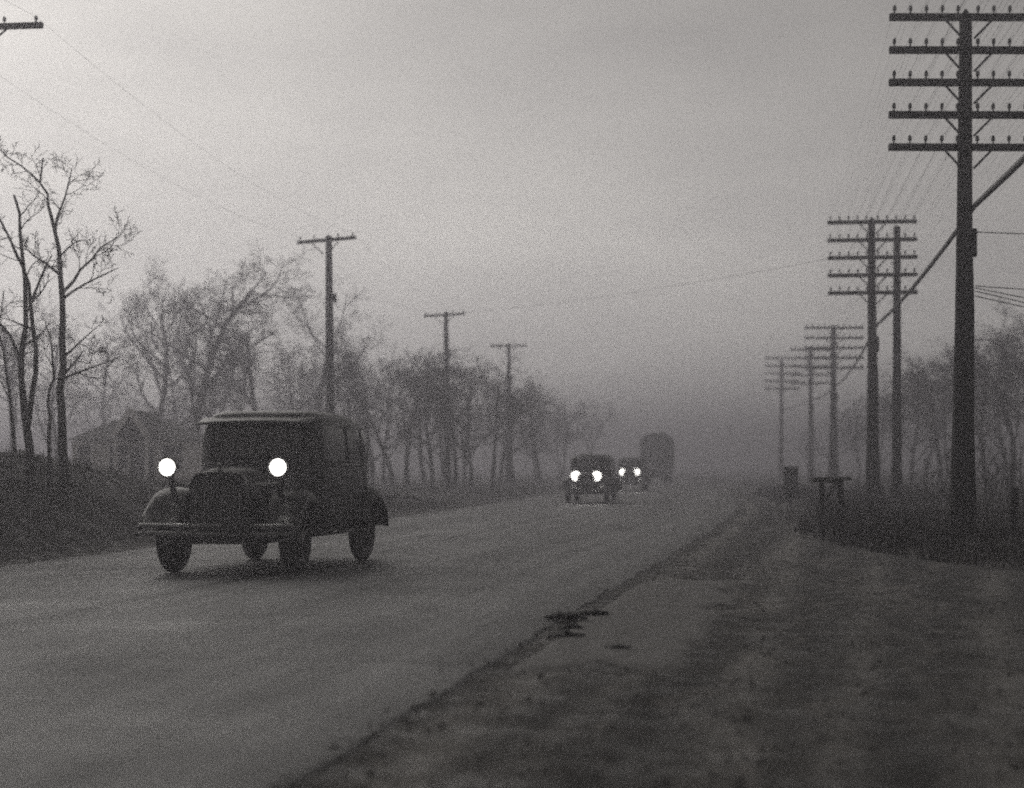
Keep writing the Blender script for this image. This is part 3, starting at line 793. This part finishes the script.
def make_sedan(label, group=None, roof=1.84, belt=1.2, lampz=1.12, lamps=.52, lampr=.12, pm='black_paint', visor=True, W=.8, wr=.4, bluff=.0, lm='lamp'):
    t = empty('sedan_car', label=label, cat='car', group=group); P = M[pm]
    secs = [(-.74, W * .72, .38, belt), (-.70, W * .76, .38, belt + .02), (-.62 + bluff, W * .86, .38, roof - .12), (-.56 + bluff, W * .9, .38, roof - .05), (-.35, W * .96, .38, roof - .01), (.2, W, .38, roof),
            (.8, W, .38, roof - .01), (1.25, W * .97, .38, roof - .04), (1.5, W * .93, .40, roof - .12), (1.62, W * .89, .42, roof - .28), (1.70, W * .85, .44, belt), (1.74, W * .8, .48, belt - .3), (1.75, W * .74, .5, belt - .5)]
    def prm(y):
        for a, b_ in zip(secs[:-1], secs[1:]):
            if a[0] <= y <= b_[0]:
                k = (y - a[0]) / (b_[0] - a[0]); return [a[i] + (b_[i] - a[i]) * k for i in range(4)]
    mb = MB(); mb.loft([ring(*s, n=6.5) for s in secs]); body = mb.build('body', P, t, True, 50)
    def sx_at(y, z):
        _, w, z0, z1 = prm(y); zc = (z0 + z1) / 2; hh = (z1 - z0) / 2; s = min(.999, abs((z - zc) / hh)) ** (6.5 / 2)
        c = math.sqrt(max(0, 1 - s * s)); x = w * c ** (2 / 6.5)
        return x * (1 - .06 * max(0, (z - .95) / .9))
    zb, zt = belt + .04, roof - .2
    for sx in (-1, 1):
        for y0, y1 in ((-.46, .28), (.38, .98), (1.06, 1.36)):
            mb = MB(); rows = []
            for i in range(6):
                y = y0 + (y1 - y0) * i / 5
                rows.append([Vector((sx * (sx_at(y, zb + (zt - zb) * j / 5) + .006), y, zb + (zt - zb) * j / 5)) for j in range(6)])
            if sx < 0: rows.reverse()
            mb.grid(rows); wd = mb.build('side_window', M['glass'], t, True)
            mb = MB(); q = [rows[0][0], rows[0][-1], rows[-1][-1], rows[-1][0], rows[0][0]]
            for p0, p1 in zip(q[:-1], q[1:]): mb.tube([p0, p0.lerp(p1, .5) + Vector((0, 0, 0)), p1], .014, 6)
            mb.build('window_frame', P, wd, True)
        # doors: raised panel outlines and handles
        for y0, y1, hy in ((-.5, .32, .22), (.34, 1.02, .44)):
            mb = MB(); rows = []
            for i in range(6):
                y = y0 + (y1 - y0) * i / 5
                rows.append([Vector((sx * (sx_at(y, .52 + (belt - .03 - .52) * j / 5) + (.009 if 0 < i < 5 and 0 < j < 5 else -.002)), y, .52 + (belt - .03 - .52) * j / 5)) for j in range(6)])
            if sx < 0: rows.reverse()
            mb.grid(rows); d = mb.build('door', P, t, True)
            mb = MB(); xx = sx * (sx_at(hy, belt - .12) + .03); mb.tube([(xx - sx * .03, hy, belt - .12), (xx + sx * .01, hy, belt - .12), (xx + sx * .012, hy + .1, belt - .125)], .011, 6); mb.build('door_handle', M['chrome'], d, True)
        mb = MB(); mb.tube([(sx * (sx_at(y, belt) + .004), y, belt) for y in np.linspace(-.68, 1.66, 16)], .014, 6); mb.build('belt_moulding', P, t, True)
    # windscreen
    mb = MB()
    def wy(z): return -.705 + (z - belt - .02) / (roof - .12 - belt - .02) * (.085 + bluff) - .012
    rows = [[Vector((W * .66 * (2 * j / 6 - 1), wy(z), z)) for j in range(7)] for z in np.linspace(belt + .08, roof - .2, 5)]
    mb.grid(rows); ws = mb.build('windscreen', M['glass'], t, True)
    mb = MB(); q = [rows[0][0], rows[0][-1], rows[-1][-1], rows[-1][0], rows[0][0]]
    for p0, p1 in zip(q[:-1], q[1:]): mb.tube([p0, p1], .022, 6)
    mb.tube([(W * .2, wy(belt + .1) - .03, belt + .09), (W * .05, wy(belt + .4) - .03, belt + .36)], .006, 4)
    mb.build('windscreen_frame', P, ws, True)
    if visor:
        mb = MB(); rows = []
        for i in range(4):
            y = wy(roof - .17) - .25 * i / 3 + .06
            rows.append([Vector((W * .84 * (2 * j / 8 - 1), y, roof - .1 - .07 * i / 3 - .02 * (2 * j / 8 - 1) ** 2)) for j in range(9)])
        mb.grid(rows); o = mb.build('sun_visor', P, t, True); sm = o.modifiers.new('s', 'SOLIDIFY'); sm.thickness = .02
    # rear window
    # bonnet
    hs = [(-1.84, W * .38, .5, belt - .1), (-1.8, W * .41, .48, belt - .06), (-1.3, W * .53, .45, belt - .02), (-.76, W * .68, .42, belt - .005)]
    mb = MB(); mb.loft([ring(*s, n=4.2, tuck=0) for s in hs]); hood = mb.build('bonnet', P, t, True, 50)
    for sx in (-1, 1):
        mb = MB()
        for k in range(14):
            y = -1.6 + k * .055; w = W * (.41 + (.53 - .41) * (y + 1.8) / .5) if y < -1.3 else W * (.53 + .15 * (y + 1.3) / .54)
            mb.box((sx * (w * .995), y, .85), (.014, .016, .24))
        mb.build('louvres', P, hood)
    # radiator
    mb = MB(); mb.loft([ring(-1.93, W * .37, .5, belt - .11, 4.5, tuck=0), ring(-1.95, W * .4, .48, belt - .08, 4.5, tuck=0), ring(-1.84, W * .41, .48, belt - .07, 4.5, tuck=0)]); rad = mb.build('radiator_shell', M['chrome'] if pm != 'x' else P, t, True)
    rad.data.materials[0] = M['grey_paint']
    mb = MB()
    for k in range(15): mb.tube([((k - 7) * W * .044, -1.955, .55), ((k - 7) * W * .044, -1.955, belt - .17 - .0016 * (k - 7) ** 2)], .009, 5)
    mb.build('grille', M['chrome'], rad, True)
    mb = MB(); mb.lathe([(.03, 0), (.035, .03), (.015, .06), (.03, .09), (0, .1)], 12, Matrix.Translation((0, -1.89, belt - .08))); mb.build('radiator_cap', M['chrome'], rad, True)
    # mudguards
    yw, yr = -1.42, 1.3
    for sx in (-1, 1):
        path = [(-2.02, .52)] + [(yw + (wr + .1) * math.cos(R(a)), wr + (wr + .1) * math.sin(R(a))) for a in (165, 145, 125, 105, 88, 72, 55)] + [(-.98, .66), (-.8, .53), (-.62, .46), (-.5, .44)]
        mb = MB(); fender(mb, sx, path, .44, W + .12); o = mb.build('front_mudguard', P, t, True, 80); sm = o.modifiers.new('s', 'SOLIDIFY'); sm.thickness = .012
        # inner apron closing the gap to the bonnet
        mb = MB(); mb.grid([[Vector((sx * .44, y, z + .0)) for y, z in path], [Vector((sx * .36, y, max(.46, z - .28))) for y, z in path]]); mb.build('splash_apron', P, o)
        path = [(.82, .44)] + [(yr + (wr + .09) * math.cos(R(a)), wr + (wr + .09) * math.sin(R(a))) for a in (160, 140, 120, 100, 80, 60, 40, 20, 2)]
        mb = MB(); fender(mb, sx, path, .6, W + .12); o = mb.build('rear_mudguard', P, t, True, 80); sm = o.modifiers.new('s', 'SOLIDIFY'); sm.thickness = .012
        mb = MB(); mb.box((sx * (W - .0), .16, .42), (.3, 1.36, .035)); bevel(mb.build('running_board', M['rubber'], t), .012)
        wheel(t, sx * .7, yw, wr, .15, P); wheel(t, sx * .7, yr, wr, .15, P)
        headlamp(t, sx * lamps, -1.78, lampz, lampr, True, lm)
    mb = MB(); mb.tube([(-lamps, -1.74, lampz - .18), (-lamps * .5, -1.77, lampz - .2), (lamps * .5, -1.77, lampz - .2), (lamps, -1.74, lampz - .18)], .022, 8); mb.build('lamp_bar', M['chrome'], t, True)
    # bumper
    mb = MB()
    for dz in (0, .085):
        mb.tube([(-.86, -2.0, .46 + dz), (-.8, -2.12, .46 + dz), (-.4, -2.18, .46 + dz), (0, -2.2, .46 + dz), (.4, -2.18, .46 + dz), (.8, -2.12, .46 + dz), (.86, -2.0, .46 + dz)], .027, 8)
    for sx in (-1, 1): mb.bar((sx * .36, -1.75, .47), (sx * .36, -2.17, .5), .04, .05)
    mb.build('front_bumper', M['chrome'], t, True)
    mb = MB(); mb.tube([(-.84, 1.95, .5), (-.5, 2.06, .5), (.5, 2.06, .5), (.84, 1.95, .5)], .035, 8)
    for sx in (-1, 1): mb.bar((sx * .36, 1.6, .48), (sx * .36, 2.04, .5), .04, .05)
    mb.build('rear_bumper', M['chrome'], t, True)
    # chassis
    mb = MB(); mb.box((0, -.1, .4), (.9, 3.5, .12)); mb.tube([(-.62, yw, wr), (.62, yw, wr)], .04, 8); mb.tube([(-.62, yr, wr), (.62, yr, wr)], .05, 8)
    mb.build('chassis', M['iron'], t)
    mb = MB(); mb.box((.3, -2.235, .55), (.3, .012, .13)); bevel(mb.build('number_plate', M['dark_sheet'], t), .005)
    return t
near = make_sedan('large dark sedan in the left foreground, closest to the camera', lm='dim_lamp', lampz=1.17, lamps=.63, lampr=.105)
Yn = 23.0; xn = -3.2; near.location = (xn, Yn, .05); near.rotation_euler = (0, 0, R(-10.5)); near.scale = (1.14,) * 3
CG = 'oncoming cars further down the road'
c1 = make_sedan('oncoming car with glaring headlamps, ahead of the smaller car and truck', CG, roof=1.78, belt=1.14, lampz=.99, lamps=.38, lampr=.195, pm='grey_paint')
c1.location = (px_x(589, 63) + .1, 63.0, .05); c1.rotation_euler = (0, 0, R(-9))
c2 = copy_tree(c1); c2['label'] = 'smaller oncoming car with small round headlamps, between first car and truck'
c2.location = (px_x(632, 93), 93.0, .05); c2.rotation_euler = (0, 0, R(-8)); c2.scale = (1.02, 1, 1.03)

# truck behind
t = empty('covered_truck', label='tall hooded truck with rounded covered body, behind the two oncoming cars', cat='truck')
P = M['grey_paint']
def arch(y, w, z0, z1, rr_=.85, n=10):
    pts = [Vector((-w, y, z0)), Vector((w, y, z0))]
    for k in range(n + 1):
        a = math.pi / 2 * k / n; pts.append(Vector((w - rr_ + rr_ * math.cos(a), y, z1 - rr_ + rr_ * math.sin(a))))
    for k in range(n + 1):
        a = math.pi / 2 + math.pi / 2 * k / n; pts.append(Vector((-w + rr_ + rr_ * math.cos(a), y, z1 - rr_ + rr_ * math.sin(a))))
    return pts
mb = MB(); mb.loft([arch(-.35, 1.12, 1.15, 3.78), arch(-.25, 1.18, 1.1, 3.86), arch(1.6, 1.2, 1.1, 3.9), arch(3.6, 1.18, 1.1, 3.86), arch(3.7, 1.12, 1.15, 3.8)]); cb = mb.build('cargo_body', M['canvas'], t, True, 50)
mb = MB()
for y in (.2, .9, 1.6, 2.3, 3.0): mb.tube([p + Vector((0, 0, 0)) for p in arch(y, 1.205, 1.12, 3.91)[1:]], .02, 5)
mb.build('tilt_hoops', M['canvas'], cb, True)
mb = MB(); mb.box((0, 1.6, 1.02), (2.34, 4.1, .12)); bevel(mb.build('truck_bed', M['plank'], t), .015)
mb = MB(); mb.loft([ring(-1.75, .74, .75, 1.5, 6), ring(-1.68, .82, .75, 2.05, 6), ring(-1.5, .88, .75, 2.28, 6), ring(-.8, .92, .75, 2.34, 6), ring(-.45, .9, .75, 2.3, 6)]); mb.build('cab', P, t, True, 50)
mb = MB(); mb.grid([[Vector((x, y, z)) for x in (-.6, -.3, 0, .3, .6)] for y, z in ((-1.765, 1.56), (-1.735, 1.78), (-1.705, 1.98))]); mb.build('windscreen', M['glass'], t)
for sx in (-1, 1):
    mb = MB(); mb.box((sx * .865, -1.05, 1.8), (.02, .62, .42)); bevel(mb.build('side_window', M['glass'], t), .004)
    mb = MB(); mb.box((sx * .905, -1.05, 1.2), (.02, .74, .62)); bevel(mb.build('door', P, t), .006)
mb = MB(); mb.loft([ring(-2.95, .4, .75, 1.42, 4, tuck=0), ring(-2.4, .5, .72, 1.48, 4, tuck=0), ring(-1.74, .66, .7, 1.5, 4, tuck=0)]); mb.build('bonnet', P, t, True, 50)
mb = MB(); mb.loft([ring(-3.02, .4, .72, 1.42, 4, tuck=0), ring(-2.94, .43, .7, 1.45, 4, tuck=0)]); rs = mb.build('radiator_shell', P, t, True)
mb = MB()
for k in range(13): mb.tube([((k - 6) * .055, -3.025, .8), ((k - 6) * .055, -3.025, 1.34)], .008, 5)
mb.build('grille', M['chrome'], rs)
for sx in (-1, 1):
    path = [(-2.95, .6)] + [(-2.3 + .6 * math.cos(R(a)), .48 + .6 * math.sin(R(a))) for a in (165, 140, 115, 90, 65, 40)] + [(-1.6, .62), (-1.3, .55)]
    mb = MB(); fender(mb, sx, path, .45, 1.1); o = mb.build('mudguard', P, t, True, 80); sm = o.modifiers.new('s', 'SOLIDIFY'); sm.thickness = .015
    wheel(t, sx * .88, -2.3, .47, .2, P); wheel(t, sx * .92, 2.2, .47, .32, P)
    headlamp(t, sx * .62, -2.75, 1.22, .12, False)
mb = MB(); mb.box((0, .3, .68), (.8, 6.4, .18)); mb.tube([(-.8, -2.3, .47), (.8, -2.3, .47)], .05, 8); mb.tube([(-.8, 2.2, .47), (.8, 2.2, .47)], .07, 8); mb.build('chassis', M['iron'], t)
mb = MB(); mb.box((0, 1.6, .9), (.7, 4.0, .22)); mb.build('bed_frame', M['iron'], t)
mb = MB(); mb.box((0, -3.15, .62), (1.9, .06, .16)); 
for sx in (-1, 1): mb.box((sx * .36, -3.0, .66), (.06, .28, .1))
bevel(mb.build('front_bumper', M['iron'], t), .01)
Yt = 131.0; t.location = (px_x(656, Yt), Yt, .04); t.rotation_euler = (0, 0, R(-9))

# ------------------------------------------------------------------ haze
HAZE_H = 14.7
mb = MB(); mb.box((0, 360, 5.75), (1260, 940, HAZE_H)); hzb = mb.build('haze', bpy.data.materials.new('haze')); hm = hzb.data.materials[0]; hm.use_nodes = True
nt = hm.node_tree; nt.nodes.clear(); out = nt.nodes.new('ShaderNodeOutputMaterial'); pv = nt.nodes.new('ShaderNodeVolumePrincipled')
pv.inputs['Color'].default_value = (.585, .572, .612, 1); pv.inputs['Density'].default_value = .0081; pv.inputs['Anisotropy'].default_value = .68
nt.links.new(pv.outputs[0], out.inputs['Volume']); tag(hzb, 'grey ground fog filling the air', 'haze', kind='stuff')

# ------------------------------------------------------------------ sky and light
w = bpy.data.worlds.new('World'); SC.world = w; w.use_nodes = True; nt = w.node_tree; nt.nodes.clear()
ow = nt.nodes.new('ShaderNodeOutputWorld'); bg = nt.nodes.new('ShaderNodeBackground')
sky = nt.nodes.new('ShaderNodeTexSky'); sky.sky_type = 'NISHITA'; sky.sun_disc = False
SUN_EL, SUN_AZ = R(28), R(-30)        # azimuth measured from +Y, negative to the left
sky.sun_elevation = SUN_EL; sky.sun_rotation = SUN_AZ; sky.dust_density = .8; sky.air_density = 1.0
bw = nt.nodes.new('ShaderNodeRGBToBW'); nt.links.new(sky.outputs[0], bw.inputs[0])
tc = nt.nodes.new('ShaderNodeTexCoord'); mp = nt.nodes.new('ShaderNodeMapping'); mp.inputs['Scale'].default_value = (1, 1, 3.2)
nt.links.new(tc.outputs['Generated'], mp.inputs['Vector'])
cl = noise(nt, mp.outputs[0], 3.2, 5, .55)
cc = ramp(nt, cl, [(.3, (.83, .795, .765)), (.7, (1.1, 1.055, 1.0))])
tint = mix(nt, bw.outputs[0], cc, 1.0, 'MULTIPLY')
nt.links.new(tint, bg.inputs['Color']); bg.inputs['Strength'].default_value = .084
nt.links.new(bg.outputs[0], ow.inputs['Surface'])
sl = bpy.data.lights.new('sun', 'SUN'); sl.energy = .5; sl.angle = R(50); sl.color = (1, .96, .9)
so = bpy.data.objects.new('sun', sl); COL.objects.link(so); so.rotation_euler = (math.pi / 2 - SUN_EL, 0, math.pi + -SUN_AZ) if False else (0, 0, 0)
sd = Vector((math.sin(SUN_AZ) * math.cos(SUN_EL), math.cos(SUN_AZ) * math.cos(SUN_EL), math.sin(SUN_EL)))
so.rotation_euler = sd.to_track_quat('Z', 'Y').to_euler()

# ------------------------------------------------------------------ camera and render settings
cam = bpy.data.cameras.new('camera'); co = bpy.data.objects.new('camera', cam); COL.objects.link(co)
co.location = (0, 0, CAMZ); co.rotation_euler = (math.pi / 2, 0, 0)
cam.sensor_width = 36; cam.lens = F / 1024 * 36; cam.shift_y = 72 / 1024; cam.clip_end = 3000; cam.dof.use_dof = True; cam.dof.focus_distance = 25; cam.dof.aperture_fstop = 1.0; cam.clip_start = .1
SC.camera = co
SC.view_settings.view_transform = 'Standard'; SC.view_settings.look = 'None'; SC.view_settings.exposure = 0; SC.view_settings.gamma = 1
SC.view_settings.use_curve_mapping = False
cy = SC.cycles if hasattr(SC, 'cycles') else None
SC.render.engine = 'CYCLES'; cy = SC.cycles
cy.max_bounces = 6; cy.volume_bounces = 3; cy.diffuse_bounces = 3; cy.glossy_bounces = 3; cy.transparent_max_bounces = 8
cy.sample_clamp_indirect = 4; cy.sample_clamp_direct = 3.0; cy.use_denoising = False; cy.use_adaptive_sampling = True; cy.adaptive_min_samples = 18; cy.adaptive_threshold = 1.0
cy.pixel_filter_type = 'BLACKMAN_HARRIS'; cy.filter_width = 2.2
